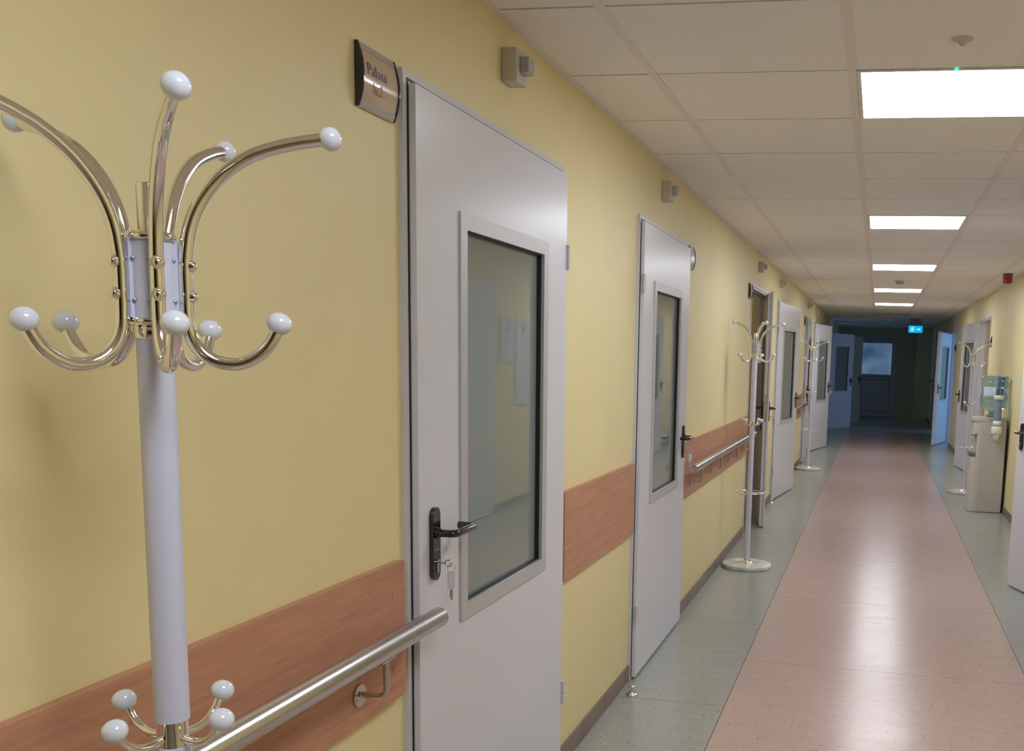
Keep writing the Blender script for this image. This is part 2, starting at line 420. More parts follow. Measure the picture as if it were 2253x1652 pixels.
# ------------------------------------------------------------------ ceiling lights
lx0, lx1 = BX[2] + HB + .001, BX[3] - HB - .001
def light(n, on, label, led):
    ya = TY0 + n * T + .003; yb = ya + T - .006
    t = empty('ceiling_light', ((lx0 + lx1) / 2, (ya + yb) / 2, ZC))
    tag(t, label, 'ceiling light', 'panel lights in the corridor ceiling')
    w = (lx1 - lx0) / 2; h = (yb - ya) / 2; f = .013
    b = MB()
    for (x0, x1, y0, y1) in ((-w, -w + f, -h, h), (w - f, w, -h, h), (-w + f, w - f, -h, -h + f), (-w + f, w - f, h - f, h)):
        b.box(x0, x1, y0, y1, -.004, .02)
    build(b, 'frame', 'rail', t)
    b = MB(); b.box(-w + f, w - f, -h + f, h - f, -.002, .01)
    build(b, 'diffuser', 'lamp' if on else 'lampoff', t)
    if led:
        b = MB(); b.ball((0, -h - .004, -.004), .006, n=12); build(b, 'pilot_light', 'led', t)
labs = {1: 'bright panel light nearest the viewer, cut off by the right edge of the picture',
        6: 'second lit panel light from the viewer in the corridor ceiling',
        11: 'third lit panel light from the viewer, just before the round smoke detector',
        16: 'fourth lit panel light from the viewer, just beyond the round smoke detector',
        21: 'farthest of the lit panel lights, fifth from the viewer',
        26: 'unlit grey panel light beyond the last lit one',
        31: 'unlit panel light at the dark end with a green pilot light',
        -4: 'lit panel light above and behind the viewer', -9: 'unlit panel light far behind the viewer'}
for n in sorted(lamp_rows): light(n, n in on_rows, labs[n], n in (1, 31))

# ------------------------------------------------------------------ skirting
SKH = 0.075
sk_cache = {}
def skirt(side, segs):
    e = empty('baseboard_' + side)
    tag(e, 'low brown tiled skirting along the foot of the %s wall' % side, 'baseboard', kind='structure')
    back = MB(); farm = MB()
    for (a, c) in segs:
        x0, x1 = (XL, XL + .0075) if side == 'left' else (XR - .0075, XR)
        back.box(x0, x1, a, c, 0, SKH - .001)
        y = a
        while y < c - .01:
            y2 = min(y + .33, c)
            xa, xb = (XL + .002, XL + .010) if side == 'left' else (XR - .010, XR - .002)
            if y < 12.5 and y > 0:
                key = (side, round(y2 - y, 3))
                if key not in sk_cache:
                    q = MB(); q.cbox(0, xb - xa, .001, y2 - y - .001, 0.001, SKH, .001); sk_cache[key] = q.mesh('skirting_tile', [MT['skirt']])
                link('skirting_tile', sk_cache[key], e, (xa, y, 0))
            else: farm.box(xa, xb, y + .001, y2 - .001, .001, SKH)
            y = y2
    build(back, 'grout_bed', 'grout', e)
    o = build(farm, 'far_skirting_tiles', 'skirt', e); o['kind'] = 'stuff'
def gaps(ops):
    r = []; y = Y0
    for a, c in ops: r.append((y, a - .001)); y = c + .001
    r.append((y, YEND)); return r
skirt('left', gaps(left_op)); skirt('right', gaps(right_op))

# ------------------------------------------------------------------ doors
LT = 0.045      # leaf thickness
def handle_mesh(sgn, lock=True):
    """long black backplate with a U lever; local x along the leaf, lever points to -x, face at y=0 growing to sgn*y"""
    b = MB(); w = .021; h0, h1 = -.115, .062
    n = 10; poly = []
    for k in range(n + 1):
        a = PI * k / n; poly.append((w * math.cos(a), h1 - w + w * math.sin(a)))
    for k in range(n + 1):
        a = PI + PI * k / n; poly.append((w * math.cos(a), h0 + w + w * math.sin(a)))
    m = len(poly)
    for (s0, s1, sc) in ((0, .008, 1.0), (.008, .010, .93)):
        vs = [(x, sgn * s0, z) for x, z in poly] + [(x * sc, sgn * s1, z) for x, z in poly]
        b.add(vs, [tuple(range(m)), tuple(range(m, 2 * m))] + [(k, (k + 1) % m, m + (k + 1) % m, m + k) for k in range(m)], 0)
    # lever
    pts = [(0, .008, 0), (0, .042, 0)]
    for k in range(1, 7):
        a = k / 6 * PI / 2; pts.append((-.014 * (1 - math.cos(a)), .042 + .014 * math.sin(a), 0))
    pts += [(-.06, .056, 0), (-.108, .056, 0)]
    for k in range(1, 7):
        a = k / 6 * PI / 2; pts.append((-.108 - .014 * math.sin(a), .056 - .014 * (1 - math.cos(a)), 0))
    pts.append((-.122, .012, 0))
    b.tube([(x, sgn * y, z) for x, y, z in pts], .0095, 14, 0)
    b.tube([(0, sgn * .008, 0), (0, sgn * .016, 0)], .014, 16, 0)
    b.box(-.011, .009, min(sgn * .0098, sgn * .0104), max(sgn * .0098, sgn * .0104), -.0415, -.039, 1)
    # euro cylinder
    b.tube([(0, sgn * .009, -.072), (0, sgn * .014, -.072)], .0085, 16, 1)
    b.box(-.005, .005, min(sgn * .009, sgn * .013), max(sgn * .009, sgn * .013), -.097, -.075, 1)
    return b
HM = [handle_mesh(1).mesh('door_handle', [MT['black'], MT['steel']]), handle_mesh(-1).mesh('door_handle', [MT['black'], MT['steel']])]
leaf_cache = {}
def leaf_meshes(w, window, sd, wo=None):
    k = (round(w, 3), window, sd, wo)
    if k in leaf_cache: return leaf_cache[k]
    z0, z1 = .012, 2.052; r = {}
    t = LT / 2
    if window:
        mg = .208 * w / 1.08; o = (wo[0] if wo else mg, wo[1] if wo else w - mg, .790, 1.815); i = (o[0] + .024, o[1] - .024, o[2] + .024, o[3] - .024)
        b = MB(); fl = t - .0155; q = (.017, w - .017, z0, z1 - .017)
        b.ring((0, w, z0, z1), i, *sorted((sd * fl, sd * t))); b.ring(q, i, *sorted((-sd * t, sd * fl))); r['leaf'] = b.mesh('leaf', [MT['door']])
        b = MB()
        j = (o[0] + .04, o[1] - .04, o[2] + .04, o[3] - .04)
        b.ring(o, j, -t - .006, -t + .004); b.ring(o, j, t - .004, t + .006)
        b.ring((i[0], i[1], i[2], i[3]), j, -t + .004, t - .004)
        r['window_trim'] = b.mesh('window_trim', [MT['trim']])
        b = MB()
        g = .004; k2 = (j[0] + g, j[1] - g, j[2] + g, j[3] - g)
        b.ring(j, k2, -t + .004, t - .004); r['gasket'] = b.mesh('gasket', [MT['gasket']])
        b = MB(); b.box(k2[0], k2[1], -.006, .006, k2[2], k2[3]); r['glass_pane'] = b.mesh('glass_pane', [MT['glass']])
    else:
        b = MB(); fl = t - .0155; b.box(0, w, *sorted((sd * fl, sd * t)), z0, z1); b.box(.017, w - .017, *sorted((-sd * t, sd * fl)), z0, z1 - .017); r['leaf'] = b.mesh('leaf', [MT['door']])
    leaf_cache[k] = r
    return r
DN = [0]
def door(side, op, hinge_at, label, width=1.085, angle=0.0, window=True, handles=(1, 1), hinge_y=None, leafx=None, wo=None):
    """hinge_at: 'near' or 'far' jamb; angle: degrees opened into the corridor"""
    DN[0] += 1
    a, c = op; xin = XL if side == 'left' else XR; s = 1 if side == 'left' else -1   # s: direction into the corridor
    D = empty('door_%d' % DN[0], (xin, (a + c) / 2, 0)); tag(D, label, 'door', kind='structure')
    ym = (a + c) / 2
    fw = .036
    b = MB()
    xa, xb = sorted((-s * .085, s * .012))
    b.box(xa, xb, a - ym, a + fw - ym, 0, OH); b.box(xa, xb, c - fw - ym, c - ym, 0, OH); b.box(xa, xb, a + fw - ym, c - fw - ym, OH - fw, OH)
    xs = sorted((-s * .06, -s * .045))
    b.box(xs[0], xs[1], a + fw - ym, a + fw + .014 - ym, 0, OH - fw); b.box(xs[0], xs[1], c - fw - .014 - ym, c - fw - ym, 0, OH - fw)
    b.box(xs[0], xs[1], a + fw + .014 - ym, c - fw - .014 - ym, OH - fw - .014, OH - fw)
    fr = build(b, 'door_frame', 'frame', D)
    b = MB()
    xg = sorted((s * .012, s * .0135))
    g0 = .017; b.box(xg[0], xg[1], a + g0 - ym, a + g0 + .005 - ym, .012, OH - g0); b.box(xg[0], xg[1], c - g0 - .005 - ym, c - g0 - ym, .012, OH - g0); b.box(xg[0], xg[1], a + g0 + .005 - ym, c - g0 - .005 - ym, OH - g0 - .005, OH - g0)
    build(b, 'seal', 'gasket', D)
    hy = (a + .022 if hinge_at == 'near' else c - .022) if hinge_y is None else hinge_y
    d = 1 if hinge_at == 'near' else -1                 # leaf direction when closed
    th = math.radians(angle)
    dirv = Vector((s * math.sin(th), d * math.cos(th)))
    cx = s * (.0305 - LT / 2)
    rot0 = math.atan2(d, 0); rot = math.atan2(dirv.y, dirv.x)
    side_sign = 1 if (-math.sin(rot0) * s > 0) else -1
    ms = leaf_meshes(width, window, side_sign, wo)
    L = link('leaf', ms['leaf'], D, (cx, hy - ym, 0), rot)
    for n in ('window_trim', 'gasket', 'glass_pane'):
        if n in ms: link(n, ms[n], L)
    hx = width - .075
    # local +y side
    if handles[0]: link('door_handle', HM[0], L, (hx, LT / 2, 1.048))
    if handles[1]: link('door_handle', HM[1], L, (hx, -LT / 2, 1.048))
    # lock edge plate
    b = MB(); b.box(width - .0175, width - .0158, -.5 * side_sign * .0155 - .010, -.5 * side_sign * .0155 + .010, .93, 1.17, 0)
    build(b, 'lock_plate', 'steel', L)
    # hinges on the hinge edge, corridor side
    for hz in (.31, 1.79):
        b = MB(); b.tube([(-.004, side_sign * (LT / 2 + .003), hz - .04), (-.004, side_sign * (LT / 2 + .003), hz - .001)], .0075, 12)
        b.tube([(-.004, side_sign * (LT / 2 + .003), hz + .001), (-.004, side_sign * (LT / 2 + .003), hz + .04)], .0075, 12)
        build(b, 'hinge', 'frame', L)
    return D, L
dA, lA = door('left', left_op[0], 'far', 'closed white door nearest the viewer, under the sign reading Palata Nr.2', 1.092, wo=(.198, .863))
dB, lB = door('left', left_op[1], 'near', 'second white door on the left, closed, hinged on its near side', 1.070)
dC, lC = door('left', left_op[2], 'far', 'narrow open leaf and dark doorway behind the second coat stand on the left', .66, angle=9.5)
dD, lD = door('left', left_op[3], 'near', 'white glazed door standing slightly open just past the second coat stand', 1.12, angle=6.5)
dE, lE = door('left', left_op[4], 'far', 'nearly closed door seen edge on beside the third coat stand', 1.06, angle=1.3)
dF, lF = door('left', left_op[5], 'near', 'white glazed door standing ajar right behind the third coat stand', 1.07, angle=11.5)
dG, lG = door('left', left_op[6], 'near', 'bluish glazed door wide open at the start of the dark end', 1.07, angle=26)
dH, lH = door('left', left_op[7], 'near', 'plain bluish door open behind the wide open glazed one', 1.07, angle=36, window=False)
dR0, lR0 = door('right', right_op[0], 'far', 'white door cut off by the right edge of the picture', 1.05, angle=160)
dR1, lR1 = door('right', right_op[1], 'far', 'closed white door on the right seen only as a reflection in glass', 1.07, window=False)
dR2, lR2 = door('right', right_op[2], 'far', 'white glazed door folded back to the wall behind the water cooler', 1.06, angle=173)
dR3, lR3 = door('right', right_op[3], 'far', 'blue lit glazed door on the right near the dark end', 1.07, angle=15)
dR4, lR4 = door('right', right_op[4], 'far', 'added unseen door, open to let blue fill light into the dark end', 1.12, window=False, angle=-85)  # added with its opening so blue light reaches the far doors
dR5, lR5 = door('right', right_op[5], 'near', 'dim closed door on the right beside the olive pier', 1.04, window=False)

# end door with frosted window
DN[0] += 1
D = empty('door_%d' % DN[0], (0, YEND, 0)); tag(D, 'grey half glazed door in the end wall with a bluish frosted pane', 'door', kind='structure')
b = MB(); b.ring((-.60, .47, 0, 2.16), (-.545, .415, .0, 2.105), -.05, 0); build(b, 'door_frame', 'enddoor', D)
b = MB(); b.ring((-.545, .415, .01, 2.1), (-.45, .33, 1.14, 1.97), -.04, -.002); build(b, 'leaf', 'enddoor', D)
b = MB(); b.box(-.45, .33, -.028, -.015, 1.14, 1.97); build(b, 'glass_pane', 'endglass', D)
b = MB(); b.ring((-.44, .32, .14, 1.0), (-.43, .31, .15, .99), -.047, -.04)
b.box(-.50, .38, -.05, -.04, 1.07, 1.08); build(b, 'panel_moulding', 'gasket', D)
b = MB(); b.cbox(.95, XR - .002, 26.9, YEND - .002, 0.001, ZC - .006, .003)
tag(build(b, 'wall_pier', 'endwall'), 'olive wall pier boxed out beside the half glazed end door', 'wall', kind='structure')
b = MB(); b.box(.935, .95, 26.885, 26.94, 0.001, 1.72)
tag(build(b, 'trim_3', 'frame'), 'pale corner guard strip up the edge of the olive pier', 'corner guard', kind='structure')

# ------------------------------------------------------------------ wood panels
def wpanel(a, c, label, side='left'):
    b = MB(); x0, x1 = XL, XL + .018
    z0, z1 = .690, 1.006; r = .009; n = 5; poly = []
    for (cy, cz, s0) in ((c - r, z1 - r, 0), (a + r, z1 - r, 1), (a + r, z0 + r, 2), (c - r, z0 + r, 3)):
        for k in range(n + 1):
            an = (s0 + k / n) * PI / 2; poly.append((cy + r * math.cos(an), cz + r * math.sin(an)))
    m = len(poly)
    vs = [(x0 + .001, y, z) for y, z in poly] + [(x1, y, z) for y, z in poly]
    b.add(vs, [tuple(range(m)), tuple(range(m, 2 * m))] + [(k, (k + 1) % m, m + (k + 1) % m, m + k) for k in range(m)])
    o = build(b, 'wood_panel', 'wood'); tag(o, label, 'wall panel', 'wood bumper panels on the left wall')
    y = c - .055
    while y > a and y > 1.0:
        for z in (.765, .935):
            q = MB(); q.tube([(x1 - .001, y, z), (x1 + .0012, y, z)], .007, 14); build(q, 'screw_cap', 'wood', o)
        y -= .8
    return o
wpanel(-3.0, 2.076, 'reddish beech bumper panel behind the nearest handrail and coat stand')
wpanel(3.274, 4.284, 'bare beech bumper panel between the two nearest doors')
wpanel(5.443, 8.222, 'beech bumper panel behind the second handrail')
wpanel(11.60, 14.34, 'beech bumper panel left of the third coat stand, partly behind an open door')
wpanel(15.51, 16.29, 'small piece of beech bumper panel behind the third coat stand')

# ------------------------------------------------------------------ handrails
def handrail(a, c, ys, label):
    xr = XL + .082; z = .866
    t = empty('handrail', (XL, (a + c) / 2, .7)); tag(t, label, 'handrail', 'steel handrails on the left wall')
    ym = (a + c) / 2; zz = z - .7; xx = xr - XL
    b = MB(); b.tube([(xx, a - ym, zz), (xx, c - ym, zz)], .0235, 32); 
    b.tube([(xx, c - ym - .002, zz), (xx, c - ym + .002, zz)], .0225, 32); b.tube([(xx, a - ym - .002, zz), (xx, a - ym + .002, zz)], .0225, 32)
    build(b, 'rail_tube', 'steel', t)
    for y in ys:
        b = MB(); yy = y - ym; z0 = .757 - .7
        b.tube([(.0185, yy, z0), (.023, yy, z0)], .024, 24)
        pts = [(.0260, yy, z0 + .003), (.045, yy, z0 + .002), (xx - .018, yy, z0 + .002)]
        for k in range(1, 6):
            an = k / 5 * PI / 2; pts.append((xx - .018 + .018 * math.sin(an), yy, z0 + .002 + .018 * (1 - math.cos(an))))
        pts.append((xx, yy, zz - .027)); b.tube(pts, .0065, 12)
        b.cbox(xx - .008, xx + .008, yy - .03, yy + .03, zz - .029, zz - .023, .001)
        for dy in (-.014, .014): b.tube([(.023, yy + dy, z0 - .006), (.0245, yy + dy, z0 - .006)], .003, 8)
        build(b, 'bracket', 'steel', t)
handrail(-1.2, 2.118, (-.4, .35, 1.10, 1.86), 'stainless handrail nearest the viewer, ending in front of the closest door')
handrail(5.40, 8.16, (5.67, 6.41, 7.17, 7.95), 'stainless handrail running behind the second coat stand')
handrail(11.9, 14.20, (12.2, 13.1, 13.95), 'short stainless handrail left of the third coat stand')

# ------------------------------------------------------------------ coat stands
NA = 5
def bez(p0, p1, p2, p3, n=14):
    r = []
    for i in range(n + 1):
        t = i / n; r.append(tuple((1 - t) ** 3 * a + 3 * (1 - t) ** 2 * t * b2 + 3 * (1 - t) * t * t * c2 + t ** 3 * d2 for a, b2, c2, d2 in zip(p0, p1, p2, p3)))
    return r
def smooth(P, m=3):
    out = []
    for i in range(len(P) - 1):
        p0 = P[max(i - 1, 0)]; p1 = P[i]; p2 = P[i + 1]; p3 = P[min(i + 2, len(P) - 1)]
        for k in range(m):
            t = k / m
            out.append(tuple(.5 * (2 * b1 + (c1 - a1) * t + (2 * a1 - 5 * b1 + 4 * c1 - d1) * t * t + (3 * b1 - a1 - 3 * c1 + d1) * t ** 3) for a1, b1, c1, d1 in zip(p0, p1, p2, p3)))
    out.append(P[-1]); return out
def coat_stand(label, loc, phase):
    t = empty('coat_stand', loc, phase); tag(t, label, 'coat stand', 'coat stands along the corridor')
    b = MB(); b.lathe([(0, 0), (.172, 0), (.175, .001), (.177, .004), (.1775, .012), (.1775, .020), (.1765, .026), (.1755, .0285), (.172, .0298), (.165, .030), (.163, .030), (0, .030)], n=64); build(b, 'marble_base', 'marble', t)
    b = MB(); b.lathe([(.0, .030), (.052, .0302), (.050, .034), (.034, .037), (.024, .043), (.0205, .052), (.0195, .06)], n=40); build(b, 'base_flange', 'chrome', t)
    b = MB(); b.lathe([(.0192, .045), (.0192, .530)], n=36); b.lathe([(.0192, .545), (.0192, 1.008)], n=36)
    b.lathe([(.0001, 1.008), (.0192, 1.008)], n=36); b.lathe([(.0192, 1.040), (.0192, 1.505)], n=36); b.lathe([(.0001, 1.040), (.0192, 1.040)], n=36)
    build(b, 'pole', 'whitepole', t)
    b = MB(); b.lathe([(.0165, .526), (.0185, .527), (.0185, .549), (.0165, .549)], n=30); build(b, 'ring_collar', 'chrome', t)
    b = MB(); b.lathe([(.0175, 1.004), (.0176, 1.044)], n=36)
    build(b, 'chrome_collar', 'chrome', t)
    # umbrella ring
    b = MB(); N = 48; b.tube([(.105 * math.cos(2 * PI * k / N), .105 * math.sin(2 * PI * k / N), .54) for k in range(N)], .0035, 10, closed=True)
    for k in range(3):
        an = 2 * PI * k / 3; b.tube([(.018 * math.cos(an), .018 * math.sin(an), .537), (.105 * math.cos(an), .105 * math.sin(an), .538)], .0032, 8)
    rg = build(b, 'umbrella_ring', 'chrome', t)
    for k in range(3):
        an = 2 * PI * k / 3; q = MB(); q.ball((.112 * math.cos(an), .112 * math.sin(an), .54), .010, n=16); build(q, 'ring_knob', 'ball', rg)
    # middle hooks
    for k in range(4):
        an = (k + .5) * PI / 2 - phase + math.radians(35); c, s = math.cos(an), math.sin(an)
        pts = bez((.016, 0, 1.019), (.040, 0, 1.013), (.060, 0, 1.020), (.072, 0, 1.046), 10)
        q = MB(); q.tube([(r * c, r * s, z) for r, _, z in pts], .0048, 12); h = build(q, 'small_hook', 'chrome', t)
        q = MB(); q.ball((.0765 * c, .0765 * s, 1.0515), .0140, ax=(.5 * c, .5 * s, 1), sq=.92, n=28); build(q, 'hook_knob', 'ball', h)
    # hub
    b = MB(); b.lathe([(.019, 1.485), (.0205, 1.486), (.0205, 1.499), (.019, 1.500), (.024, 1.501), (.0262, 1.503), (.0262, 1.508), (.02, 1.5085)], n=40)
    build(b, 'lower_hub_cap', 'chrome', t)
    b = MB(); b.lathe([(.02, 1.592), (.0262, 1.5925), (.0262, 1.599), (.020, 1.602), (.0125, 1.603), (.0125, 1.652), (.0115, 1.654), (.0001, 1.654)], n=40)
    build(b, 'upper_hub_cap', 'chrome', t)
    b = MB(); b.lathe([(.0235, 1.508), (.0235, 1.593)], n=44)
    for k in range(NA):
        an = 2 * PI * k / NA; c, s = math.cos(an), math.sin(an)
        p = [(.0215, -.0050), (.0270, -.0050), (.0270, .0050), (.0215, .0050)]
        b.prism([(x * c - y * s, x * s + y * c) for x, y in p], 1.508, 1.593)
    hub = build(b, 'hub_sleeve', 'whitepole', t)
    q = MB()
    for k in range(NA):
        an = 2 * PI * (k + .5) / NA
        for z in (1.527, 1.572):
            for da in (-.36, .36):
                c, s = math.cos(an + da), math.sin(an + da); q.ball((.0238 * c, .0238 * s, z), .0028, n=10)
    build(q, 'hub_screws', 'screw', hub)['kind'] = 'stuff'
    for k in range(NA):
        an = 2 * PI * k / NA; c, s = math.cos(an), math.sin(an)
        path = smooth([(.1285, 1.496), (.1174, 1.476), (.1023, 1.4630), (.0828, 1.4565), (.0591, 1.4615), (.0432, 1.476), (.0355, 1.494), (.0335, 1.514), (.0335, 1.539), (.0335, 1.564), (.0345, 1.5794), (.0382, 1.6045), (.0470, 1.6298), (.0611, 1.653), (.0804, 1.6742), (.1091, 1.6939), (.1476, 1.7082), (.180, 1.7160)])
        du = (0, .006, .010, .005, .0025)[k]; dl = (.005, -.004, -.001, -.001, 0)[k]
        path = [(r, z + (du * max(0, (r - .034) / .155) if z > 1.55 else 0) + (dl * max(0, (r - .034) / .096) if z < 1.52 else 0)) for r, z in path]
        q = MB(); q.tube([(r * c, r * s, z) for r, z in path], .0076, 20); arm = build(q, 'arm', 'chrome', t)
        q = MB(); q.ball((.190 * c, .190 * s, 1.7180 + du), .0136, ax=(c, s, .15), sq=.95, n=32); build(q, 'knob', 'ball', arm)
        q = MB(); q.ball((.1305 * c, .1305 * s, 1.502 + dl), .0140, ax=(.35 * c, .35 * s, 1), sq=.92, n=32); build(q, 'knob', 'ball', arm)
        for z in (1.533, 1.567):
            q = MB(); q.ball((.0420 * c, .0420 * s, z), .0056, ax=(c, s, 0), sq=.7, n=16)
            q.tube([(.0385 * c, .0385 * s, z), (.0420 * c, .0420 * s, z)], .0074, 18)
            build(q, 'bolt', 'chrome', arm)
    return t
PH = math.degrees(.5)
stand = coat_stand('white and chrome coat stand nearest the viewer, in front of the wall at left', (-.7995, 1.005, 0), .5)
def put(label, loc, ph):
    o = copy_tree(stand); o.location = loc; o.rotation_euler = (0, 0, math.radians(ph)); o['label'] = label; return o
put('second coat stand, beside the dark doorway on the left', (-.848, 6.981, 0), 10)
put('third coat stand, farther along the left wall between two open doors', (-.870, 13.594, 0), 0)
put('coat stand on the right, just behind the water cooler', (1.050, 11.90, 0), -6)

# ------------------------------------------------------------------ door signs
def ribbon(pts, ws):
    out = []
    for i in range(len(pts)):
        p = Vector(pts[i]); t = (Vector(pts[min(i + 1, len(pts) - 1)]) - Vector(pts[max(i - 1, 0)]))
        t = t.normalized() if t.length > 0 else Vector((1, 0)); n = Vector((-t.y, t.x)); w = ws[i] if isinstance(ws, (list, tuple)) else ws
        out.append((p + n * w / 2, p - n * w / 2))
    return out
def arc(cx, cy, rx, ry, a0, a1, n=14): return [(cx + rx * math.cos(math.radians(a0 + (a1 - a0) * k / n)), cy + ry * math.sin(math.radians(a0 + (a1 - a0) * k / n))) for k in range(n + 1)]
def sw(n, lo, hi): return [lo + (hi - lo) * math.sin(PI * k / n) for k in range(n + 1)]
def glyph(ch):
    """strokes (points, widths) in units of the cap height, plus advance"""
    S = .16; TH = .062; G = []
    if ch == 'P':
        G = [([(.16, 0), (.16, 1)], S), ([(.0, .02), (.34, .02)], .05), ([(.0, .98), (.35, .98)], .05),
             ([(.16, .98), (.34, .98)] + arc(.34, .74, .22, .24, 90, -90) + [(.34, .50), (.16, .50)], [TH, TH] + sw(14, TH, S) + [TH, TH])]; adv = .66
    elif ch == 'a':
        G = [([(.36, .06), (.36, .50)], S), (arc(.22, .48, .16, .17, 0, 160), sw(14, .05, TH * 1.6)), ([(.08, .5), (.08, .55)], .09),
             ([(.36, .38), (.20, .33)] + arc(.18, .18, .13, .15, 100, 300) + [(.36, .12)], [TH, .06] + sw(14, .07, S) + [TH]), ([(.36, .08), (.42, .02), (.50, .06)], .05)]; adv = .52
    elif ch == 'l': G = [([(.15, 0), (.15, 1.0)], S), ([(0, .02), (.3, .02)], .045), ([(.02, .96), (.15, 1.0)], .05)]; adv = .34
    elif ch == 't': G = [([(.16, .80), (.16, .16)] + arc(.26, .13, .10, .11, 180, 290, 8), [.07, S] + [S, .12, .10, .09, .08, .07, .06, .05, .04]), ([(.02, .62), (.36, .62)], .05)]; adv = .40
    elif ch == 'N': G = [([(.14, 0), (.14, 1)], .06), ([(.12, .98), (.66, .02)], .15), ([(.66, 0), (.66, 1)], .06), ([(.0, .98), (.22, .98)], .045), ([(.02, .02), (.26, .02)], .045), ([(.54, .98), (.78, .98)], .045)]; adv = .86
    elif ch == 'r': G = [([(.14, 0), (.14, .62)], S), ([(0, .02), (.3, .02)], .045), ([(.14, .42)] + arc(.30, .44, .12, .16, 160, 60, 6), [.05, .05, .05, .06, .08, .1, .11, .11]), ([(0, .62), (.14, .64)], .045)]; adv = .44
    elif ch == '.': G = [([(.03, .07), (.17, .07)], .14)]; adv = .24
    elif ch == '2': G = [(arc(.24, .76, .19, .21, 165, -20) + [(.30, .45), (.16, .24), (.05, .08)], [.06] + sw(13, .07, S) + [.10, .08, .06, .05]), ([(.04, .06), (.46, .06)], .13), ([(.46, .04), (.50, .22)], .04)]; adv = .5
    return G, adv
def curved_text(b, text, s0, z0, cap, width, fx, dirs):
    """lay text on the curved plate: fx(z)->x offset, dirs = +1 reading towards +y"""
    tot = sum(glyph(c)[1] for c in text); kx = width / tot; s = s0
    for ch in text:
        G, adv = glyph(ch)
        for pts, ws in G:
            # subdivide long strokes so they follow the curve
            P2, W2 = [], []
            for i in range(len(pts)):
                P2.append(pts[i]); W2.append(ws[i] if isinstance(ws, (list, tuple)) else ws)
                if i < len(pts) - 1:
                    dlen = math.dist(pts[i], pts[i + 1]); m = int(dlen / .12)
                    for k in range(1, m + 1):
                        f = k / (m + 1); P2.append((pts[i][0] + (pts[i + 1][0] - pts[i][0]) * f, pts[i][1] + (pts[i + 1][1] - pts[i][1]) * f))
                        wa = ws[i] if isinstance(ws, (list, tuple)) else ws; wb = ws[i + 1] if isinstance(ws, (list, tuple)) else ws
                        W2.append(wa + (wb - wa) * f)
            rb = ribbon(P2, W2); vs = []
            for l, r in rb:
                for q in (l, r):
                    z = z0 + q.y * cap; vs.append((fx(z) + .0006, dirs * (s + q.x * kx), z))
            b.add(vs, [(2 * i, 2 * i + 1, 2 * i + 3, 2 * i + 2) for i in range(len(rb) - 1)], 0)
        s += adv * kx
def sign(side, y0, z0, label, text=None, w=.150, h=.124, bulge=.013, insert='beige'):
    s = 1 if side == 'left' else -1; xin = XL if side == 'left' else XR
    t = empty('door_sign', (xin, y0, z0), 0 if s == 1 else PI); tag(t, label, 'sign', 'curved door signs beside the doors')
    f = lambda z: .005 + bulge * (1 - ((z - h / 2) / (h / 2)) ** 2)
    n = 24
    def strip(za, zb, off, m, name, ya=0.004, yb=None, base=0.001):
        yb = w - .004 if yb is None else yb; b = MB(); vs = []
        for k in range(n + 1):
            z = za + (zb - za) * k / n; vs += [(f(z) + off, ya, z), (f(z) + off, yb, z), (base, ya, z), (base, yb, z)]
        fs = []
        for k in range(n):
            i, j = 4 * k, 4 * k + 4
            fs += [(i, i + 1, j + 1, j), (i + 2, j + 2, j + 3, i + 3), (i, j, j + 2, i + 2), (i + 1, i + 3, j + 3, j + 1)]
        fs += [(0, 2, 3, 1), (4 * n, 4 * n + 1, 4 * n + 3, 4 * n + 2)]
        b.add(vs, fs, 0, False); return build(b, name, m, t)
    strip(.013, h - .013, 0, insert, 'insert')
    strip(0, .013, .0015, 'alu', 'edge_rail'); strip(h - .013, h, .0015, 'alu', 'edge_rail')
    strip(0, h, .003, 'black', 'end_cap', 0, .004); strip(0, h, .003, 'black', 'end_cap', w - .004, w)
    if text:
        b = MB()
        for tx, fs_, zz, cap, wid in text: curved_text(b, tx, fs_ * w, zz, cap, wid, f, 1)
        build(b, 'lettering', 'ink', t)
    return t
sign('left', 1.918, 1.957, 'curved sign reading Palata Nr.2 beside the nearest door', [('Palata', .12, .0655, .0215, .083), ('Nr.2', .27, .0335, .0200, .040)], w=.155)
sign('left', 5.452, 1.955, 'small curved sign half hidden behind the second door from the viewer', insert='alu')
sign('left', 8.065, 1.950, 'curved black edged sign left of the dark doorway')
sign('left', 14.18, 1.955, 'curved black edged sign just left of the third coat stand', insert='alu')
sign('right', 12.80, 1.700, 'dark curved sign on the right wall above the water cooler', insert='trim')
sign('right', 18.52, 1.700, 'small dark sign on the right wall beside the blue lit door', insert='tray')

# ------------------------------------------------------------------ signal boxes over the doors
def sbox(y, label):
    t = empty('signal_box', (XL, y, 2.209)); tag(t, label, 'signal box', 'white signal boxes high on the left wall')
    b = MB(); b.cbox(0.0005, .044, 0, .078, 0, .088, .003); build(b, 'housing', 'box', t)
    b = MB(); b.cbox(.0445, .069, .026, .072, .028, .070, .002); build(b, 'indicator_lens', 'lens', t)
for y, l in ((2.708, 'white square signal box nearest the viewer, above the first door'), (4.775, 'white square signal box above the second door from the viewer'),
             (8.68, 'white signal box above the dark doorway on the left'), (10.55, 'white signal box just right of the one above the dark doorway'),
             (14.70, 'tiny signal box above the nearly closed door by the third coat stand'), (16.85, 'farthest signal box, above the door ajar behind the third coat stand')):
    sbox(y, l)

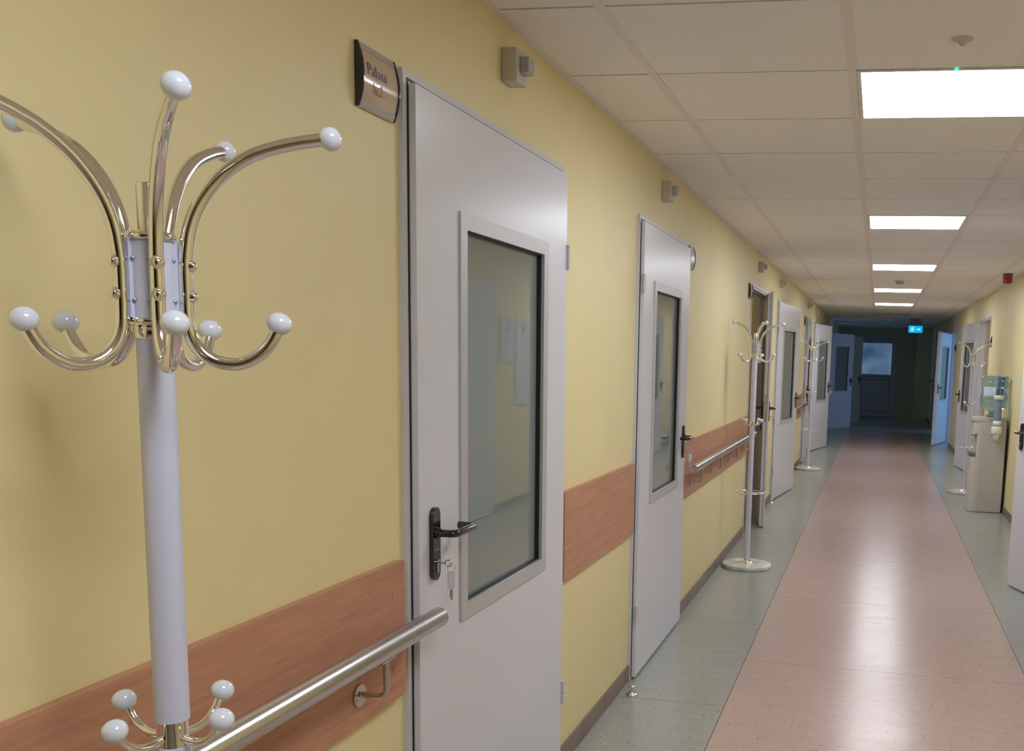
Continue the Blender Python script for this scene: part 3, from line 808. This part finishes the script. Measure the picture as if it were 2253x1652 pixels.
# ------------------------------------------------------------------ detectors, siren, exit sign
b = MB(); b.lathe([(.0005, -.022), (.007, -.020), (.010, -.013), (.022, -.007), (.030, -.003), (.031, -.0005)], n=32)
o = build(b, 'motion_sensor', 'box', None, (.175, 2.98, ZC)); tag(o, 'small white domed sensor on the ceiling tile before the nearest light', 'sensor')
b = MB(); b.lathe([(.0005, -.045), (.035, -.044), (.042, -.036), (.043, -.028), (.038, -.026), (.038, -.020), (.050, -.018), (.055, -.008), (.055, -.0005)], n=36)
t = build(b, 'smoke_detector', 'box', None, (.176, 11.40, ZC)); tag(t, 'round smoke detector between the third and fourth lit lights', 'smoke detector')
b = MB(); b.lathe([(.0386, -.026), (.0386, -.020)], n=36); build(b, 'vent_ring', 'tray', t)
b = MB(); b.lathe([(.0005, -.020), (.03, -.018), (.04, -.0005)], n=24)
o = build(b, 'sensor', 'box', None, (.168, 21.5, ZC)); tag(o, 'tiny white sensor on the ceiling by the green pilot light', 'sensor')
t = empty('alarm_siren', (1.185, 10.33, ZC)); tag(t, 'dark red round alarm siren under the ceiling at right', 'siren')
b = MB(); b.lathe([(.0005, -.098), (.030, -.097), (.040, -.090), (.045, -.078), (.046, -.045), (.043, -.043), (.043, -.038), (.046, -.036), (.046, -.004), (.044, -.0005)], n=36); build(b, 'siren_body', 'red', t)
b = MB(); b.cbox(.036, .052, -.022, .022, -.032, -.010, .002); build(b, 'cable_gland', 'white', t)

t = empty('exit_sign', (.545, 21.0, 2.03)); tag(t, 'glowing blue green exit sign with running figure and arrow under the ceiling', 'sign')
W, H = .292, .150
b = MB(); b.cbox(0, W, .0, .03, .045, .045 + H, .003); build(b, 'housing', 'exitbody', t)
b = MB(); b.box(.008, W - .008, -.002, .001, .052, .045 + H - .007); build(b, 'lit_face', 'exit', t)
b = MB(); b.cbox(-.015, W + .02, -.01, .07, .045 + H + .02, .045 + H + .05, .004); b.box(.04, .06, .005, .025, .045 + H, .045 + H + .02); b.box(W - .06, W - .04, .005, .025, .045 + H, .045 + H + .02)
b.box(.03, .26, .01, .03, .045 + H + .05, ZC - 2.03 - .0005); build(b, 'ceiling_mount', 'exitbody', t)
def flat(b, pts, y=-.0035, th=.0015):
    n = len(pts); vs = [(x, y, z) for x, z in pts] + [(x, y + th, z) for x, z in pts]
    b.add(vs, [tuple(range(n)), tuple(range(n, 2 * n))] + [(k, (k + 1) % n, n + (k + 1) % n, n + k) for k in range(n)])
b = MB(); z = .045
# doorway
flat(b, [(.05, z + .025), (.056, z + .025), (.056, z + .125), (.05, z + .125)]); flat(b, [(.056, z + .119), (.118, z + .119), (.118, z + .125), (.056, z + .125)]); flat(b, [(.112, z + .025), (.118, z + .025), (.118, z + .119), (.112, z + .119)])
# running figure
flat(b, [(.092 + .008 * math.cos(a * PI / 5), z + .106 + .008 * math.sin(a * PI / 5)) for a in range(10)])
flat(b, [(.078, z + .096), (.092, z + .092), (.086, z + .062), (.073, z + .066)])
flat(b, [(.090, z + .092), (.106, z + .078), (.103, z + .074), (.086, z + .084)]); flat(b, [(.079, z + .094), (.064, z + .082), (.066, z + .074), (.070, z + .076), (.070, z + .081), (.082, z + .088)])
flat(b, [(.078, z + .066), (.087, z + .064), (.100, z + .050), (.098, z + .032), (.092, z + .033), (.092, z + .047), (.078, z + .056)])
flat(b, [(.073, z + .067), (.080, z + .060), (.072, z + .044), (.058, z + .038), (.057, z + .043), (.067, z + .049)])
# arrow
flat(b, [(.165, z + .067), (.215, z + .067), (.215, z + .045), (.248, z + .075), (.215, z + .105), (.215, z + .083), (.165, z + .083)])
build(b, 'exit_symbol', 'exitw', t)

# ------------------------------------------------------------------ floor door stops
for (x, y, l) in ((-.985, 4.12, 'small chrome door stop on the floor at the foot of the second door'), (-1.015, 10.24, 'small chrome door stop by the hinge of the door past the second coat stand')):
    b = MB(); b.lathe([(0, 0), (.024, 0), (.025, .003), (.020, .006), (.011, .008), (.010, .030), (.014, .033), (.014, .040), (.010, .043), (.0005, .043)], n=24)
    tag(build(b, 'door_stop', 'chrome', None, (x, y, 0)), l, 'door stop', 'chrome floor door stops')

# ------------------------------------------------------------------ keys with tags hanging from the locks
def key_set(pos, d, label, m='tag', rz=0.0):
    """pos: centre of the lock cylinder face; d: corridor direction (+1 = +x)"""
    t = empty('key', pos, rz); tag(t, label, 'key', 'keys with tags in the door locks')
    b = MB(); b.box(min(0, d * .016), max(0, d * .016), -.0011, .0011, -.003, .003)
    b.tube([(d * .024 + .008 * math.cos(a * PI / 8), 0, .008 * math.sin(a * PI / 8)) for a in range(16)], .0018, 8, closed=True); build(b, 'key_bow', 'steel', t)
    p = (d * .031, 0, 0); q = -d * math.radians(58)
    b = MB(); b.tube([(0, .009 * math.cos(a * PI / 10), -.010 + .010 * math.sin(a * PI / 10)) for a in range(20)], .0008, 6, closed=True); build(b, 'split_ring', 'steel', t, p, q)
    b = MB(); b.cbox(-.0015, .0015, -.009, .009, -.062, -.017, .0014); tg = build(b, 'key_tag', m, t, p, q)
    b = MB(); b.box(d * .0016 - .0002, d * .0016 + .0002, -.005, .005, -.050, -.030); build(b, 'paper_insert', 'label', tg)
    b = MB(); b.box(-.0008, .0008, -.0035, .0035, -.082, -.0635); b.box(-.0008, .0008, -.001, .003, -.090, -.082); build(b, 'spare_key', 'steel', t, p, q)
faceA = XL + .0305 + .0145
key_set((faceA, 3.216 - 1.092 + .075, .976), 1, 'key with a clear tag in the lock of the nearest door')
key_set((faceA, 4.321 + 1.070 - .075, .976), 1, 'key with a clear tag in the lock of the second door')
key_set((-.905, 8.72, .976), 1, 'key with a tan tag in the lock of the narrow open leaf', 'tan')
fx = XL + .008 + 1.002 * math.sin(math.radians(11.5)); fy = 16.332 + 1.002 * math.cos(math.radians(11.5))
key_set((fx + .036, fy - .005, .976), 1, 'key with a white tag in the door ajar behind the third coat stand', 'white')

# ------------------------------------------------------------------ electric cabinets (seen mirrored in the nearest door pane)
for (y0, y1, z0, z1, l) in ((8.70, 9.09, 1.36, 1.78, 'shorter white electric cabinet on the right wall, seen only in reflection'), (9.10, 9.51, .955, 1.78, 'taller white electric cabinet on the right wall, seen only in reflection')):
    t = empty('electric_cabinet', (XR, y0, z0)); tag(t, l, 'electric cabinet', 'white electric cabinets on the right wall')
    w, h = y1 - y0, z1 - z0
    b = MB(); b.cbox(-.010, -.0005, 0, w, 0, h, .002); build(b, 'cabinet_frame', 'cabinet', t)
    b = MB(); b.cbox(-.018, -.0105, .012, w - .012, .012, h - .012, .002); dr = build(b, 'cabinet_door', 'cabinet', t)
    b = MB(); c = w / 2; n = 3
    vs = [(-.0188, c - .045, h - .12), (-.0188, c + .045, h - .12), (-.0188, c, h - .045), (-.0182, c - .045, h - .12), (-.0182, c + .045, h - .12), (-.0182, c, h - .045)]
    b.add(vs, [(0, 1, 2), (3, 4, 5), (0, 1, 4, 3), (1, 2, 5, 4), (2, 0, 3, 5)]); build(b, 'warning_triangle', 'tray', dr)

# ------------------------------------------------------------------ water cooler
CX0, CX1, CY0, CY1 = .964, 1.292, 10.42, 10.74
t = empty('water_cooler', ((CX0 + CX1) / 2, (CY0 + CY1) / 2, 0)); tag(t, 'pale grey floor standing water cooler against the right wall', 'water cooler')
ox, oy = (CX0 + CX1) / 2, (CY0 + CY1) / 2
def cshape(x0, r=.06, g=0):
    x0 -= ox; x1 = CX1 - ox; y0 = CY0 - oy + g; y1 = CY1 - oy - g; n = 8; p = [(x1, y0), (x1, y1)]
    p += [(x0 + r + r * math.cos(math.radians(90 + 90 * k / n)), y1 - r + r * math.sin(math.radians(90 + 90 * k / n))) for k in range(n + 1)]
    p += [(x0 + r + r * math.cos(math.radians(180 + 90 * k / n)), y0 + r + r * math.sin(math.radians(180 + 90 * k / n))) for k in range(n + 1)]
    return p
b = MB(); b.prism(cshape(CX0, g=.003), .004, .56, 0, True); b.prism(cshape(CX0 + .055, .02, g=.003), .56, .80, 0, False); b.prism(cshape(CX0 + .008, g=.003), .80, .925, 0, True); build(b, 'body', 'cooler', t)
b = MB(); b.prism(cshape(CX0 - .004, g=-.002), .925, .955, 0, True); b.prism(cshape(CX0 + .02, g=.02), .955, .962, 0, True); build(b, 'top_cover', 'cooler', t)
b = MB(); b.box(1.052 - ox, CX1 - ox, CY0 - oy - .001, CY0 - oy + .003, .010, .920); build(b, 'side_panel', 'coolerside', t)
b = MB(); b.cbox(CX0 - ox - .012, CX0 - ox + .06, -.09, .09, .565, .600, .004); build(b, 'drip_tray', 'tray', t)
for dy, in ((-.05,), (.05,)):
    b = MB(); b.tube([(CX0 + .055 - ox, dy, .75), (CX0 + .03 - ox, dy, .75), (CX0 + .022 - ox, dy, .74), (CX0 + .022 - ox, dy, .715)], .010, 12); b.cbox(CX0 - ox + .002, CX0 - ox + .036, dy - .012, dy + .012, .765, .775, .002); build(b, 'tap', 'steel', t)
b = MB(); b.lathe([(.062, .960), (.070, .966), (.066, .985), (.052, .990)], n=30, c=(.040, .005, 0)); build(b, 'bottle_socket', 'tray', t)
b = MB(); b.tube(bez((CX1 - ox + .006, -.12, .62), (CX1 - ox + .024, -.16, .6), (CX1 - ox + .024, -.15, .2), (CX1 - ox + .015, -.10, .02), 16), .004, 8); build(b, 'power_cord', 'black', t)
b = MB(); b.box(CX1 - ox, CX1 - ox + .016, -.13, .13, .03, .86); build(b, 'back_grille', 'black', t)

t = empty('water_bottle', (1.168, 10.585, .966)); tag(t, 'large bluish water bottle upturned on the water cooler', 'bottle')
prof = [(.0005, .022), (.030, .022), (.034, .025), (.045, .045), (.095, .075), (.122, .098), (.131, .118), (.128, .128), (.133, .140), (.133, .165), (.124, .172), (.133, .180), (.133, .2), (.125, .209), (.123, .222), (.123, .290), (.125, .300), (.134, .306), (.134, .352), (.124, .360), (.134, .370), (.134, .395), (.127, .405), (.105, .412), (.0005, .409)]
b = MB(); b.lathe(prof, n=56); build(b, 'bottle_body', 'bottle', t)
b = MB(); vs = []; n = 12
a0, a1 = math.radians(215), math.radians(268)
for k in range(n + 1):
    a = a0 + (a1 - a0) * k / n; vs += [(.1355 * math.cos(a), .1355 * math.sin(a), .205), (.1355 * math.cos(a), .1355 * math.sin(a), .300)]
b.add(vs, [(2 * k, 2 * k + 2, 2 * k + 3, 2 * k + 1) for k in range(n)]); lb = build(b, 'paper_label', 'label', t)
def on_label(s, z): 
    a = a0 + (a1 - a0) * s; return (.1362 * math.cos(a), .1362 * math.sin(a), z)
b = MB()
for row, (zc, amp) in enumerate(((.272, .010), (.246, .009))):
    P = []
    for k in range(120):
        u = k / 119; w = u * 52; P.append((.14 + .68 * u + .03 * math.sin(w), zc + amp * (.95 if k < 16 or 60 < k < 70 else .45) * math.cos(w + row)))
    for i in range(len(P) - 1):
        (s0, z0), (s1, z1) = P[i], P[i + 1]; b.add([on_label(s0, z0 - .0009), on_label(s1, z1 - .0009), on_label(s1, z1 + .0009), on_label(s0, z0 + .0009)], [(0, 1, 2, 3)])
for zz in (.221, .215):
    for k in range(10): b.add([on_label(.15 + .07 * k, zz), on_label(.22 + .07 * k, zz), on_label(.22 + .07 * k, zz + .003), on_label(.15 + .07 * k, zz + .003)], [(0, 1, 2, 3)])
build(b, 'label_print', 'bluink', lb)

t = empty('cup_dispenser', (1.190, 10.362, .735)); tag(t, 'clear cup dispenser tube with white cap on the side of the water cooler', 'cup dispenser')
b = MB(); b.lathe([(.0375, .195), (.0375, .440)], n=28); b.lathe([(.0355, .195), (.0355, .440)], n=28); build(b, 'cup_tube', 'tube', t)
b = MB(); b.lathe([(.0005, .452), (.044, .450), (.0465, .445), (.0465, .412), (.038, .411)], n=32); build(b, 'cap', 'white', t)
b = MB(); b.lathe([(.038, .200), (.041, .199), (.041, .145), (.038, .145)], n=28); b.lathe([(.048, .148), (.0505, .146), (.0505, .074), (.047, .070), (.030, .070)], n=32); b.box(-.02, .02, .03, .057, .09, .13); build(b, 'cup_holder', 'white', t)
b = MB()
for k in range(3): b.lathe([(.034, .080 - .012 * k), (.026 + .001 * k, .006 - .003 * k), (.0005, .006 - .003 * k)], n=28)
build(b, 'paper_cup', 'white', t)
